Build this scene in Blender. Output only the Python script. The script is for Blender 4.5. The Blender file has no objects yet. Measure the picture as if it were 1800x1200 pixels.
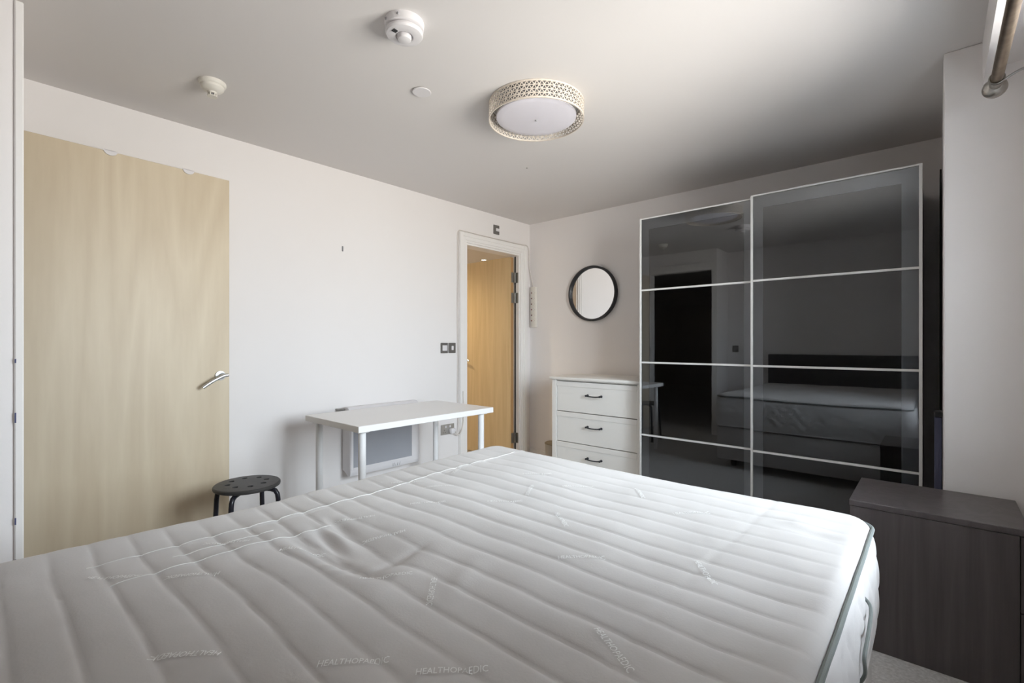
import bpy, bmesh, math, random
from mathutils import Vector, Matrix, noise

random.seed(7)
PI = math.pi
S = bpy.context.scene
COL = S.collection

# ------------------------------------------------------------------ camera, sky, light, exposure
HC = 1.153                       # eye height; the camera stands over x=0, y=0
YAW = 0.7267
cam_data = bpy.data.cameras.new('camera')
cam = bpy.data.objects.new('camera', cam_data)
COL.objects.link(cam)
cam_data.sensor_width = 36.0
cam_data.lens = 36.0 * 840.7 / 1800.0
cam_data.shift_y = 3.1 / 1800.0
cam_data.clip_start = 0.02
cam.location = (0, 0, HC)
cam.rotation_euler = (PI / 2, 0, YAW)
S.camera = cam

S.view_settings.view_transform = 'Standard'
S.view_settings.look = 'None'
S.view_settings.gamma = 1.0
S.view_settings.use_curve_mapping = False
S.view_settings.exposure = 0.0
S.cycles.max_bounces = 14
S.cycles.diffuse_bounces = 9
SKY = 29.5

w = bpy.data.worlds.new('overcast_sky')
S.world = w
w.use_nodes = True
nt = w.node_tree
nt.nodes.clear()
tc = nt.nodes.new('ShaderNodeTexCoord')
sp = nt.nodes.new('ShaderNodeSeparateXYZ')
rp = nt.nodes.new('ShaderNodeValToRGB')
mr = nt.nodes.new('ShaderNodeMapRange')
bg = nt.nodes.new('ShaderNodeBackground')
ow = nt.nodes.new('ShaderNodeOutputWorld')
mr.inputs['From Min'].default_value = -1.0
rp.color_ramp.elements[0].position = 0.44
rp.color_ramp.elements[0].color = (0.84, 0.80, 0.75, 1)
rp.color_ramp.elements[1].position = 0.56
rp.color_ramp.elements[1].color = (0.84, 0.92, 1.0, 1)
bg.inputs['Strength'].default_value = SKY
nt.links.new(tc.outputs['Generated'], sp.inputs[0])
nt.links.new(sp.outputs['Z'], mr.inputs['Value'])
nt.links.new(mr.outputs['Result'], rp.inputs[0])
nt.links.new(rp.outputs[0], bg.inputs[0])
nt.links.new(bg.outputs[0], ow.inputs[0])

# room dimensions (wall faces)
XA = -3.083      # left wall
YB = 3.737       # back wall
XD = 0.30        # window wall
YH = -0.35       # wall behind the head of the bed
YE = 0.08        # wall with the entrance door
H = 2.35
WIN = (1.12, 2.27, 0.80, 2.12)   # window opening y0,y1,z0,z1

pl = bpy.data.lights.new('window_portal', 'AREA')
pl.shape = 'RECTANGLE'
pl.size = WIN[1] - WIN[0]
pl.size_y = WIN[3] - WIN[2]
pl.cycles.is_portal = True
po = bpy.data.objects.new('window_portal', pl)
COL.objects.link(po)
po.location = (XD + 0.20, (WIN[0] + WIN[1]) / 2, (WIN[2] + WIN[3]) / 2)
po.rotation_euler = (0, PI / 2, 0)       # -Z of the lamp looks into the room (-X)
po.rotation_euler = Vector((-1, 0, 0)).to_track_quat('-Z', 'Y').to_euler()


# ------------------------------------------------------------------ materials
def mat(name, col, rough=0.5, metal=0.0, spec=0.5, bump=None, var=None, emit=None, coat=0.0):
    """bump = (scale, strength); var = (scale, second colour, amount)"""
    m = bpy.data.materials.new(name)
    m.use_nodes = True
    t = m.node_tree
    b = t.nodes['Principled BSDF']
    b.inputs['Base Color'].default_value = (*col, 1)
    b.inputs['Roughness'].default_value = rough
    b.inputs['Metallic'].default_value = metal
    b.inputs['Specular IOR Level'].default_value = spec
    if coat:
        b.inputs['Coat Weight'].default_value = coat
    co = t.nodes.new('ShaderNodeTexCoord')
    if var:
        n = t.nodes.new('ShaderNodeTexNoise')
        n.inputs['Scale'].default_value = var[0]
        n.inputs['Detail'].default_value = 4
        r = t.nodes.new('ShaderNodeValToRGB')
        r.color_ramp.elements[0].position = 0.35
        r.color_ramp.elements[0].color = (*col, 1)
        r.color_ramp.elements[1].position = 0.7
        r.color_ramp.elements[1].color = (*var[1], 1)
        t.links.new(co.outputs['Object'], n.inputs['Vector'])
        t.links.new(n.outputs['Fac'], r.inputs[0])
        t.links.new(r.outputs[0], b.inputs['Base Color'])
    if bump:
        n = t.nodes.new('ShaderNodeTexNoise')
        n.inputs['Scale'].default_value = bump[0]
        n.inputs['Detail'].default_value = 3
        bp = t.nodes.new('ShaderNodeBump')
        bp.inputs['Strength'].default_value = bump[1]
        bp.inputs['Distance'].default_value = 0.002
        t.links.new(co.outputs['Object'], n.inputs['Vector'])
        t.links.new(n.outputs['Fac'], bp.inputs['Height'])
        t.links.new(bp.outputs[0], b.inputs['Normal'])
    if emit:
        b.inputs['Emission Color'].default_value = (*emit[0], 1)
        b.inputs['Emission Strength'].default_value = emit[1]
    return m


def wood(name, c1, c2, scale=(9, 9, 0.9), rough=0.45, ring=6.0, fine=0.35, bumpk=0.05):
    m = bpy.data.materials.new(name)
    m.use_nodes = True
    t = m.node_tree
    b = t.nodes['Principled BSDF']
    b.inputs['Roughness'].default_value = rough
    co = t.nodes.new('ShaderNodeTexCoord')
    mp = t.nodes.new('ShaderNodeMapping')
    mp.inputs['Scale'].default_value = scale
    n1 = t.nodes.new('ShaderNodeTexNoise')
    n1.inputs['Scale'].default_value = 0.55
    n1.inputs['Detail'].default_value = 2
    n1.inputs['Distortion'].default_value = 0.4
    mul = t.nodes.new('ShaderNodeMath'); mul.operation = 'MULTIPLY'
    mul.inputs[1].default_value = ring
    fr = t.nodes.new('ShaderNodeMath'); fr.operation = 'PINGPONG'
    fr.inputs[1].default_value = 0.5
    n2 = t.nodes.new('ShaderNodeTexNoise')
    n2.inputs['Scale'].default_value = 9
    n2.inputs['Detail'].default_value = 5
    mix = t.nodes.new('ShaderNodeMath'); mix.operation = 'MULTIPLY_ADD'
    mix.inputs[1].default_value = fine * 2
    r = t.nodes.new('ShaderNodeValToRGB')
    r.color_ramp.elements[0].position = 0.15
    r.color_ramp.elements[0].color = (*c1, 1)
    r.color_ramp.elements[1].position = 0.95
    r.color_ramp.elements[1].color = (*c2, 1)
    L = t.links.new
    L(co.outputs['Object'], mp.inputs[0])
    L(mp.outputs[0], n1.inputs['Vector'])
    L(mp.outputs[0], n2.inputs['Vector'])
    L(n1.outputs['Fac'], mul.inputs[0])
    L(mul.outputs[0], fr.inputs[0])
    L(n2.outputs['Fac'], mix.inputs[0])
    L(fr.outputs[0], mix.inputs[2])
    L(mix.outputs[0], r.inputs[0])
    L(r.outputs[0], b.inputs['Base Color'])
    bp = t.nodes.new('ShaderNodeBump')
    bp.inputs['Strength'].default_value = bumpk
    bp.inputs['Distance'].default_value = 0.002
    L(mix.outputs[0], bp.inputs['Height'])
    L(bp.outputs[0], b.inputs['Normal'])
    return m


def fabric(name, c1, c2):
    m = bpy.data.materials.new(name)
    m.use_nodes = True
    t = m.node_tree
    b = t.nodes['Principled BSDF']
    b.inputs['Roughness'].default_value = 0.75
    b.inputs['Specular IOR Level'].default_value = 0.25
    b.inputs['Sheen Weight'].default_value = 0.15
    co = t.nodes.new('ShaderNodeTexCoord')
    n = t.nodes.new('ShaderNodeTexNoise')
    n.inputs['Scale'].default_value = 3.0
    n.inputs['Detail'].default_value = 6
    r = t.nodes.new('ShaderNodeValToRGB')
    r.color_ramp.elements[0].position = 0.35
    r.color_ramp.elements[0].color = (*c1, 1)
    r.color_ramp.elements[1].position = 0.65
    r.color_ramp.elements[1].color = (*c2, 1)
    n2 = t.nodes.new('ShaderNodeTexNoise')
    n2.inputs['Scale'].default_value = 220
    bp = t.nodes.new('ShaderNodeBump')
    bp.inputs['Strength'].default_value = 0.25
    bp.inputs['Distance'].default_value = 0.001
    L = t.links.new
    L(co.outputs['Object'], n.inputs['Vector'])
    L(co.outputs['Object'], n2.inputs['Vector'])
    L(n.outputs['Fac'], r.inputs[0])
    L(r.outputs[0], b.inputs['Base Color'])
    L(n2.outputs['Fac'], bp.inputs['Height'])
    L(bp.outputs[0], b.inputs['Normal'])
    return m


def tinted_glass(name, tint, refl):
    m = bpy.data.materials.new(name)
    m.use_nodes = True
    t = m.node_tree
    t.nodes.clear()
    o = t.nodes.new('ShaderNodeOutputMaterial')
    tr = t.nodes.new('ShaderNodeBsdfTransparent')
    tr.inputs[0].default_value = (*tint, 1)
    gl = t.nodes.new('ShaderNodeBsdfGlossy')
    gl.inputs['Roughness'].default_value = 0.015
    gl.inputs[0].default_value = (0.95, 0.97, 1, 1)
    fr = t.nodes.new('ShaderNodeFresnel')
    fr.inputs['IOR'].default_value = refl
    mx = t.nodes.new('ShaderNodeMixShader')
    t.links.new(fr.outputs[0], mx.inputs[0])
    t.links.new(tr.outputs[0], mx.inputs[1])
    t.links.new(gl.outputs[0], mx.inputs[2])
    t.links.new(mx.outputs[0], o.inputs[0])
    return m


M = {}
M['wall'] = mat('wall_paint', (0.805, 0.78, 0.77), 0.6, spec=0.3, bump=(180, 0.06), var=(0.9, (0.79, 0.76, 0.748), 1))
M['ceiling'] = mat('ceiling_paint', (0.72, 0.695, 0.68), 0.8, spec=0.2, bump=(160, 0.05))
M['trim'] = mat('gloss_trim_paint', (0.82, 0.80, 0.78), 0.35)
M['carpet'] = mat('carpet', (0.46, 0.45, 0.44), 0.95, spec=0.1, bump=(260, 1.0), var=(90, (0.62, 0.61, 0.60), 1))
M['maple'] = wood('maple_veneer', (0.665, 0.57, 0.42), (0.575, 0.475, 0.335), scale=(4.2, 4.2, 0.5), ring=9.0)
M['maple_edge'] = wood('maple_lipping', (0.46, 0.27, 0.11), (0.36, 0.2, 0.08))
M['oak'] = wood('warm_veneer', (0.62, 0.475, 0.28), (0.53, 0.395, 0.22), scale=(14, 14, 0.7))
M['steel'] = mat('brushed_steel', (0.62, 0.63, 0.64), 0.28, metal=1, bump=(300, 0.05))
M['dark_steel'] = mat('tarnished_steel', (0.30, 0.29, 0.27), 0.4, metal=1, bump=(120, 0.1))
M['nickel'] = mat('satin_nickel', (0.46, 0.44, 0.41), 0.32, metal=1, bump=(200, 0.05))
M['pole'] = mat('aged_brass_tube', (0.34, 0.27, 0.20), 0.38, metal=1, var=(35, (0.24, 0.19, 0.15), 1))
M['white_plastic'] = mat('white_plastic', (0.72, 0.70, 0.71), 0.4, bump=(200, 0.02))
M['cream_plastic'] = mat('cream_plastic', (0.74, 0.71, 0.65), 0.45, bump=(200, 0.02))
M['grey_plastic'] = mat('grey_plastic', (0.25, 0.25, 0.26), 0.5, bump=(200, 0.02))
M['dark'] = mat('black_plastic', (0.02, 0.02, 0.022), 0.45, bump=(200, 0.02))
M['stool'] = mat('stool_plastic', (0.045, 0.043, 0.042), 0.5, bump=(400, 0.15))
M['stool_leg'] = mat('black_steel_paint', (0.02, 0.02, 0.028), 0.25)
M['laminate'] = mat('white_laminate', (0.82, 0.81, 0.80), 0.38, bump=(300, 0.02))
M['leg_white'] = mat('white_powder_coat', (0.83, 0.83, 0.83), 0.3, bump=(300, 0.02))
M['chest'] = mat('white_painted_wood', (0.80, 0.79, 0.76), 0.42, bump=(90, 0.06))
M['iron'] = mat('black_iron', (0.02, 0.024, 0.032), 0.4, metal=0.4, bump=(200, 0.03))
M['glass'] = tinted_glass('grey_glass', (0.80, 0.81, 0.82), 1.80)
M['pane'] = tinted_glass('window_glass', (0.97, 0.98, 0.98), 1.45)
M['alu'] = mat('white_aluminium', (0.78, 0.78, 0.77), 0.3, bump=(300, 0.02))
M['door_back'] = mat('door_back_rail', (0.55, 0.57, 0.59), 0.5, bump=(200, 0.02))
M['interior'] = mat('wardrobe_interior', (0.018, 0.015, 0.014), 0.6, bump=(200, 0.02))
M['blackbrown'] = wood('black_brown_veneer', (0.115, 0.100, 0.102), (0.075, 0.065, 0.067), scale=(16, 16, 0.8), rough=0.35, bumpk=0.12)
M['mirror'] = mat('mirror_glass', (0.9, 0.9, 0.9), 0.01, metal=1)
M['mirror_frame'] = mat('black_mirror_frame', (0.016, 0.017, 0.02), 0.42, bump=(200, 0.03))
M['mattress'] = fabric('mattress_ticking', (0.57, 0.555, 0.545), (0.515, 0.50, 0.49))
M['border'] = fabric('mattress_border', (0.74, 0.73, 0.73), (0.70, 0.69, 0.69))
M['tape'] = mat('grey_binding_tape', (0.20, 0.225, 0.22), 0.7, bump=(300, 0.2))
M['thread'] = mat('white_woven_thread', (0.84, 0.85, 0.84), 0.5)
M['seam'] = mat('pale_seam_thread', (0.66, 0.65, 0.63), 0.7)
M['bed_base'] = fabric('divan_fabric', (0.62, 0.60, 0.59), (0.56, 0.54, 0.53))
M['headboard'] = mat('charcoal_upholstery', (0.02, 0.02, 0.022), 0.85, bump=(250, 0.4))
M['shade'] = mat('cream_shade', (0.70, 0.63, 0.55), 0.5, bump=(200, 0.02))
M['diffuser'] = mat('opal_diffuser', (0.74, 0.72, 0.78), 0.45, bump=(40, 0.02))
M['shade_in'] = mat('lamp_tray', (0.30, 0.30, 0.30), 0.5, bump=(200, 0.02))  # greyed to put the drum's inner shade into the colour
M['heater_glass'] = mat('grey_heater_panel', (0.34, 0.35, 0.38), 0.22, bump=(40, 0.03))
M['chrome_plate'] = mat('brushed_chrome_plate', (0.55, 0.54, 0.52), 0.38, metal=0.85, bump=(300, 0.05))
M['switch_plate'] = mat('dark_nickel_plate', (0.20, 0.19, 0.18), 0.4, metal=0.5, bump=(300, 0.05))
M['cable'] = mat('white_cable', (0.66, 0.62, 0.58), 0.45)
M['navy'] = mat('navy_cloth', (0.07, 0.075, 0.13), 0.8, bump=(250, 0.3))
M['bin'] = mat('beige_bin', (0.36, 0.31, 0.25), 0.5, bump=(200, 0.03))
M['bin_lid'] = mat('olive_bin_lid', (0.20, 0.16, 0.10), 0.5, bump=(200, 0.03))
M['lamp_on'] = mat('lit_lamp', (1, 0.9, 0.7), 0.5, emit=((1.0, 0.82, 0.58), 30.0))
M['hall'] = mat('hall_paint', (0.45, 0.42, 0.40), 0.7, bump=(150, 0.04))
M['tile'] = mat('bathroom_floor', (0.35, 0.32, 0.28), 0.4, var=(6, (0.30, 0.27, 0.24), 1))
M['outside'] = mat('blue_paint_chip', (0.05, 0.06, 0.14), 0.6)


# ------------------------------------------------------------------ mesh helpers
class MB:
    """collects shapes; build() links them as ONE mesh object"""
    def __init__(self):
        self.bm = bmesh.new()

    def _add(self, other):
        me = bpy.data.meshes.new('tmp')
        other.to_mesh(me)
        other.free()
        self.bm.from_mesh(me)
        bpy.data.meshes.remove(me)
        return self

    def box(self, x0, x1, y0, y1, z0, z1, bev=0.0, seg=1):
        b = bmesh.new()
        bmesh.ops.create_cube(b, size=1.0)
        for v in b.verts:
            v.co = Vector(((x0 + x1) / 2 + v.co.x * (x1 - x0), (y0 + y1) / 2 + v.co.y * (y1 - y0), (z0 + z1) / 2 + v.co.z * (z1 - z0)))
        if bev > 0:
            bmesh.ops.bevel(b, geom=list(b.edges), offset=bev, segments=seg, profile=0.5, affect='EDGES')
        return self._add(b)

    def lathe(self, prof, loc=(0, 0, 0), n=32, axis='Z'):
        """prof: list of (radius, height); axis Z, X or Y"""
        b = bmesh.new()
        rings = []
        for r, h in prof:
            if r < 1e-6:
                rings.append([b.verts.new((0, 0, h))])
            else:
                rings.append([b.verts.new((r * math.cos(2 * PI * i / n), r * math.sin(2 * PI * i / n), h)) for i in range(n)])
        for a, c in zip(rings, rings[1:]):
            for i in range(n):
                j = (i + 1) % n
                if len(a) == 1 and len(c) == 1:
                    continue
                if len(a) == 1:
                    b.faces.new((a[0], c[j], c[i]))
                elif len(c) == 1:
                    b.faces.new((a[i], a[j], c[0]))
                else:
                    b.faces.new((a[i], a[j], c[j], c[i]))
        if axis == 'X':
            R = Matrix.Rotation(PI / 2, 4, 'Y')
        elif axis == 'Y':
            R = Matrix.Rotation(-PI / 2, 4, 'X')
        else:
            R = Matrix.Identity(4)
        bmesh.ops.transform(b, matrix=Matrix.Translation(loc) @ R, verts=list(b.verts))
        bmesh.ops.recalc_face_normals(b, faces=list(b.faces))
        return self._add(b)

    def tube(self, pts, r, n=10, closed=False, cap=True):
        b = bmesh.new()
        P = [Vector(p) for p in pts]
        rings = []
        up = None
        N = len(P)
        for i, p in enumerate(P):
            if closed:
                t = (P[(i + 1) % N] - P[i - 1]).normalized()
            else:
                t = (P[min(i + 1, N - 1)] - P[max(i - 1, 0)]).normalized()
            if up is None:
                ref = Vector((0, 0, 1)) if abs(t.z) < 0.9 else Vector((1, 0, 0))
                up = (ref - t * ref.dot(t)).normalized()
            else:
                up = (up - t * up.dot(t)).normalized()
            s = t.cross(up)
            rr = r[i] if isinstance(r, (list, tuple)) else r
            rings.append([b.verts.new(p + (up * math.cos(2 * PI * k / n) + s * math.sin(2 * PI * k / n)) * rr) for k in range(n)])
        pairs = list(zip(rings, rings[1:]))
        if closed:
            pairs.append((rings[-1], rings[0]))
        for a, c in pairs:
            for k in range(n):
                j = (k + 1) % n
                b.faces.new((a[k], a[j], c[j], c[k]))
        if cap and not closed:
            b.faces.new(rings[0][::-1])
            b.faces.new(rings[-1])
        bmesh.ops.recalc_face_normals(b, faces=list(b.faces))
        return self._add(b)

    def build(self, name, m, parent=None, smooth=True, loc=None):
        me = bpy.data.meshes.new(name)
        self.bm.to_mesh(me)
        self.bm.free()
        o = bpy.data.objects.new(name, me)
        COL.objects.link(o)
        me.materials.append(m)
        if smooth:
            me.polygons.foreach_set('use_smooth', [True] * len(me.polygons))
            me.set_sharp_from_angle(angle=math.radians(32))
        if loc is not None:                      # put the origin there, keep the shape where it is
            v = Vector(loc)
            me.transform(Matrix.Translation(-v))
            o.location = v
        if parent is not None:
            o.parent = parent
            pm = world_loc(parent)
            o.location = Vector(o.location) - pm
        return o


def world_loc(o):
    v = Vector((0, 0, 0))
    while o is not None:
        v += Vector(o.location)
        o = o.parent
    return v


def raw(name, verts, faces, m, parent=None, smooth=True):
    me = bpy.data.meshes.new(name)
    me.from_pydata(verts, [], faces)
    me.update()
    o = bpy.data.objects.new(name, me)
    COL.objects.link(o)
    me.materials.append(m)
    if smooth:
        me.polygons.foreach_set('use_smooth', [True] * len(me.polygons))
    if parent is not None:
        o.parent = parent
        o.location = -world_loc(parent)
    return o


def tag(o, label=None, cat=None, group=None, kind=None):
    if label: o['label'] = label
    if cat: o['category'] = cat
    if group: o['group'] = group
    if kind: o['kind'] = kind
    return o


def thing(name, loc, label, cat, group=None):
    o = bpy.data.objects.new(name, None)
    COL.objects.link(o)
    o.location = loc
    o.empty_display_size = 0.1
    return tag(o, label, cat, group)


def copy_thing(o, loc, label):
    c = o.copy(); COL.objects.link(c); c.location = loc
    c['label'] = label
    for ch in list(o.children):
        d = ch.copy(); COL.objects.link(d); d.parent = c
        for g in list(ch.children):
            e = g.copy(); COL.objects.link(e); e.parent = d
    return c


def struct(mb, name, m):
    return tag(mb.build(name, m, smooth=False), kind='structure')


def arc(c, r, a0, a1, n, plane='xz'):
    out = []
    for i in range(n + 1):
        a = a0 + (a1 - a0) * i / n
        u, v = r * math.cos(a), r * math.sin(a)
        if plane == 'xz': out.append((c[0] + u, c[1], c[2] + v))
        elif plane == 'yz': out.append((c[0], c[1] + u, c[2] + v))
        else: out.append((c[0] + u, c[1] + v, c[2]))
    return out


def spline(pts, k=8):
    """Catmull-Rom through the points"""
    P = [Vector(p) for p in pts]
    P = [P[0] * 2 - P[1]] + P + [P[-1] * 2 - P[-2]]
    out = []
    for i in range(1, len(P) - 2):
        a, b, c, d = P[i - 1], P[i], P[i + 1], P[i + 2]
        for j in range(k):
            t = j / k
            out.append(0.5 * ((2 * b) + (c - a) * t + (2 * a - 5 * b + 4 * c - d) * t * t + (3 * b - a - 3 * c + d) * t ** 3))
    out.append(P[-2])
    return out


# ------------------------------------------------------------------ the room
BY0, BY1 = 2.87, 3.57            # bathroom door opening in the left wall
BTOP = 2.02
EX0, EX1 = -2.95, -2.13          # entrance opening in the entrance wall
ETOP = 2.09
WT = 0.12

struct(MB().box(-5.6, 0.62, -6.9, 5.1, -0.12, 0.0), 'floor', M['carpet'])
struct(MB().box(-5.6, 0.62, -6.9, 5.1, H, H + 0.12), 'ceiling', M['ceiling'])
b = MB()
b.box(XA - WT, XA, YE - 0.10, BY0, 0, H)
b.box(XA - WT, XA, BY0, BY1, BTOP, H)
b.box(XA - WT, XA, BY1, YB + 0.12, 0, H)
struct(b, 'wall_left', M['wall'])
struct(MB().box(XA, XD + 0.3, YB, YB + 0.12, 0, H), 'wall_back', M['wall'])
b = MB()
b.box(XD, XD + 0.3, -0.47, WIN[0], 0, H)
b.box(XD, XD + 0.3, WIN[1], YB, 0, H)
b.box(XD, XD + 0.3, WIN[0], WIN[1], 0, WIN[2])
b.box(XD, XD + 0.3, WIN[0], WIN[1], WIN[3], H)
struct(b, 'wall_right', M['wall'])
struct(MB().box(0.02, XD, 2.664, YB, 0, H, 0.004), 'wall_corner_pillar', M['wall'])
b = MB()
b.box(XA, EX0, YE - 0.10, YE, 0, H)
b.box(EX0, EX1, YE - 0.10, YE, ETOP, H)
b.box(EX1, -2.07, -6.8, YE, 0, H)
b.box(-2.07, XD, YH - 0.12, YH, 0, H)
struct(b, 'wall_front', M['wall'])
# boxed pelmet along the window head
b = MB()
b.box(0.135, 0.157, YH, 2.664, 2.177, H)
b.box(0.157, XD, YH, 2.664, 2.235, H)
struct(b, 'trim_1', M['wall'])
# hall beyond the entrance, bathroom beyond the left wall
b = MB()
b.box(-5.6, -5.5, -6.8, YE - 0.1, 0, H)
b.box(-5.6, EX1, -6.9, -6.8, 0, H)
b.box(-5.5, XA - 0.01, YE - 0.11, YE - 0.1, 0, H)
struct(b, 'wall_hall', M['hall'])
struct(MB().box(-5.5, EX1, -6.8, YE - 0.12, 2.2, 2.25), 'ceiling_hall', M['hall'])
b = MB()
b.box(-5.3, -5.2, 2.2, 4.95, 0, 2.3)
b.box(-5.2, XA - WT, 2.2, 2.3, 0, 2.3)
b.box(-5.2, XA - WT, 4.85, 4.95, 0, 2.3)
b.box(XA - WT, XA - WT + 0.1, YB + 0.12, 4.85, 0, 2.3)
struct(b, 'wall_bathroom', M['wall'])
struct(MB().box(-5.2, XA - WT, 2.3, 4.85, 2.2, 2.26), 'ceiling_bathroom', M['ceiling'])
struct(MB().box(-5.2, XA - WT, 2.3, 4.85, 0.0, 0.012), 'floor_bathroom', M['tile'])

# baseboards
def board(name, x0, x1, y0, y1):
    struct(MB().box(x0, x1, y0, y1, 0, 0.09, 0.003), name, M['trim'])
board('baseboard_left', XA, XA + 0.015, YE, BY0 - 0.1)
board('baseboard_back', XA + 0.015, -0.0, YB - 0.015, YB)
board('baseboard_right', XD - 0.015, XD, YH, 2.2)
board('baseboard_front', -2.07, XD - 0.015, YH, YH + 0.015)

# bathroom door frame: lining and two-step architrave
b = MB()
b.box(XA - WT - 0.003, XA + 0.002, BY0 - 0.02, BY0 + 0.004, 0, BTOP - 0.002)
b.box(XA - WT - 0.003, XA + 0.002, BY1 - 0.004, BY1 + 0.02, 0, BTOP - 0.002)
b.box(XA - WT - 0.003, XA + 0.002, BY0 - 0.02, BY1 + 0.02, BTOP - 0.004, BTOP + 0.02)
for (o0, o1, d) in ((0.012, 0.098, 0.016), (0.03, 0.0965, 0.022), (0.06, 0.095, 0.027)):
    b.box(XA, XA + d, BY0 - o1, BY0 - o0, 0, BTOP + o1, 0.003)
    b.box(XA, XA + d, BY1 + o0, BY1 + o1, 0, BTOP + o1, 0.003)
    b.box(XA, XA + d, BY0 - o0, BY1 + o0, BTOP + o0, BTOP + o1, 0.003)
tf = struct(b, 'trim_2', M['trim'])

MB().box(XA - 0.05, XA - 0.036, BY1 - 0.0075, BY1 - 0.0035, 0.01, BTOP - 0.01).build('hinge_gap_shade', M['dark'], tf)  # black strip standing in for the shaded gap on the hinge side

# entrance door frame
b = MB()
b.box(EX1 - 0.004, EX1 + 0.004, YE - 0.103, YE + 0.003, 0, ETOP - 0.001)
b.box(EX0 - 0.004, EX0 + 0.004, YE - 0.103, YE + 0.003, 0, ETOP - 0.001)
b.box(EX0 - 0.004, EX1 + 0.004, YE - 0.103, YE + 0.003, ETOP - 0.004, ETOP + 0.004)
b.box(EX1 + 0.004, -2.062, YE, YE + 0.02, 0, ETOP + 0.092, 0.003)
b.box(EX0 - 0.075, EX0 - 0.004, YE, YE + 0.02, 0, ETOP + 0.092, 0.003)
b.box(EX0 - 0.004, EX1 + 0.004, YE, YE + 0.02, ETOP, ETOP + 0.092, 0.003)
fr = struct(b, 'trim_3', M['trim'])
for (z, dy, hh) in ((1.10, 0.0015, 0.012), (0.93, 0.002, 0.03), (0.62, 0.0015, 0.02), (0.50, 0.001, 0.012), (0.45, 0.001, 0.01)):
    MB().box(-2.0615, -2.0605, YE + 0.0005, YE + 0.004, z - hh / 2, z + hh / 2).build('paint_chip', M['outside'], fr)

# window in the right wall: frame, mullions, panes, sill
wy0, wy1, wz0, wz1 = WIN
b = MB()
fx0, fx1 = XD + 0.12, XD + 0.18
b.box(fx0, fx1, wy0, wy0 + 0.05, wz0, wz1, 0.004)
b.box(fx0, fx1, wy1 - 0.05, wy1, wz0, wz1, 0.004)
b.box(fx0 + 0.001, fx1 - 0.001, wy0 + 0.046, wy1 - 0.046, wz0, wz0 + 0.05, 0.004)
b.box(fx0 + 0.001, fx1 - 0.001, wy0 + 0.046, wy1 - 0.046, wz1 - 0.05, wz1, 0.004)
ym = (wy0 + wy1) / 2
b.box(fx0 + 0.002, fx1 - 0.002, ym - 0.035, ym + 0.035, wz0 + 0.046, wz1 - 0.046, 0.004)
wo = tag(b.build('window_1', M['trim'], smooth=False), kind='structure')
for (a0, a1) in ((wy0 + 0.045, ym - 0.03), (ym + 0.03, wy1 - 0.045)):
    MB().box(XD + 0.148, XD + 0.152, a0, a1, wz0 + 0.045, wz1 - 0.045).build('pane', M['pane'], wo, smooth=False)
MB().box(XD - 0.03, fx0, wy0 - 0.03, wy1 + 0.03, wz0 - 0.025, wz0 + 0.008, 0.003).build('window_sill', M['trim'], wo)

# ------------------------------------------------------------------ entrance door, opened back against the left wall
hp = Vector((-2.945, 0.135, 0))          # hinge point (front face)
ang = math.atan2(-(-2.992 + 2.945), 0.957 - 0.135)
DW = 0.826
d = thing('door_1', hp, 'pale maple veneer entrance door opened flat against the left wall', 'door')
d['kind'] = 'structure'
d.rotation_euler = (0, 0, ang)
# local axes: +Y along the leaf, -X into the leaf thickness
def local(mb, name, m, parent, smooth=True):
    me = bpy.data.meshes.new(name)
    mb.bm.to_mesh(me); mb.bm.free()
    o = bpy.data.objects.new(name, me); COL.objects.link(o)
    me.materials.append(m)
    if smooth:
        me.polygons.foreach_set('use_smooth', [True] * len(me.polygons))
        me.set_sharp_from_angle(angle=math.radians(32))
    o.parent = parent
    return o
local(MB().box(-0.044, 0, 0, DW, 0.008, 2.072, 0.0015), 'door_leaf', M['maple'], d)
hz = 0.973
hy = DW - 0.048
hd = local(MB().lathe([(0, 0), (0.027, 0), (0.027, 0.006), (0.025, 0.009), (0.012, 0.0095), (0.0095, 0.011), (0.0095, 0.045), (0, 0.045)], (0, hy, hz), 32, 'X'), 'door_handle', M['steel'], d)
lever = spline([(0.047, hy + 0.024, hz + 0.004), (0.047, hy, hz), (0.048, hy - 0.035, hz - 0.016), (0.048, hy - 0.07, hz - 0.036), (0.046, hy - 0.10, hz - 0.058)], 6)
local(MB().tube(lever, 0.0095, 14), 'lever', M['steel'], hd)
for z in (0.25, 1.05, 1.85):
    local(MB().tube([(0.004, -0.004, z - 0.05), (0.004, -0.004, z + 0.05)], 0.007, 10), 'hinge', M['steel'], d)

def door_hook(y):
    b = MB()
    n = 14
    vs = []
    for s in (0.001, 0.005):
        vs.append([(s, y + 0.027 * math.cos(PI * i / n), 2.076 - 0.024 * math.sin(PI * i / n)) for i in range(n + 1)])
    bm = bmesh.new()
    A = [bm.verts.new(p) for p in vs[0]]
    B = [bm.verts.new(p) for p in vs[1]]
    bm.faces.new(A[::-1]); bm.faces.new(B)
    for i in range(n + 1):
        j = (i + 1) % (n + 1)
        bm.faces.new((A[i], A[j], B[j], B[i]))
    bmesh.ops.recalc_face_normals(bm, faces=list(bm.faces))
    b._add(bm)
    b.box(-0.046, 0.005, y - 0.020, y + 0.020, 2.073, 2.0765)
    b.box(-0.049, -0.0455, y - 0.020, y + 0.020, 2.03, 2.0765)
    me_m = Matrix.Translation(hp) @ Matrix.Rotation(ang, 4, 'Z')
    bmesh.ops.transform(b.bm, matrix=me_m, verts=list(b.bm.verts))
    c = me_m @ Vector((0, y, 2.07))
    return b.build('door_hook', M['white_plastic'], loc=c)
tag(door_hook(0.30), 'white hook clipped over the maple door top, nearer the hinge side', 'hook', 'hooks over the entrance door')
tag(door_hook(0.625), 'white hook clipped over the maple door top, nearer the handle side', 'hook', 'hooks over the entrance door')

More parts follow.
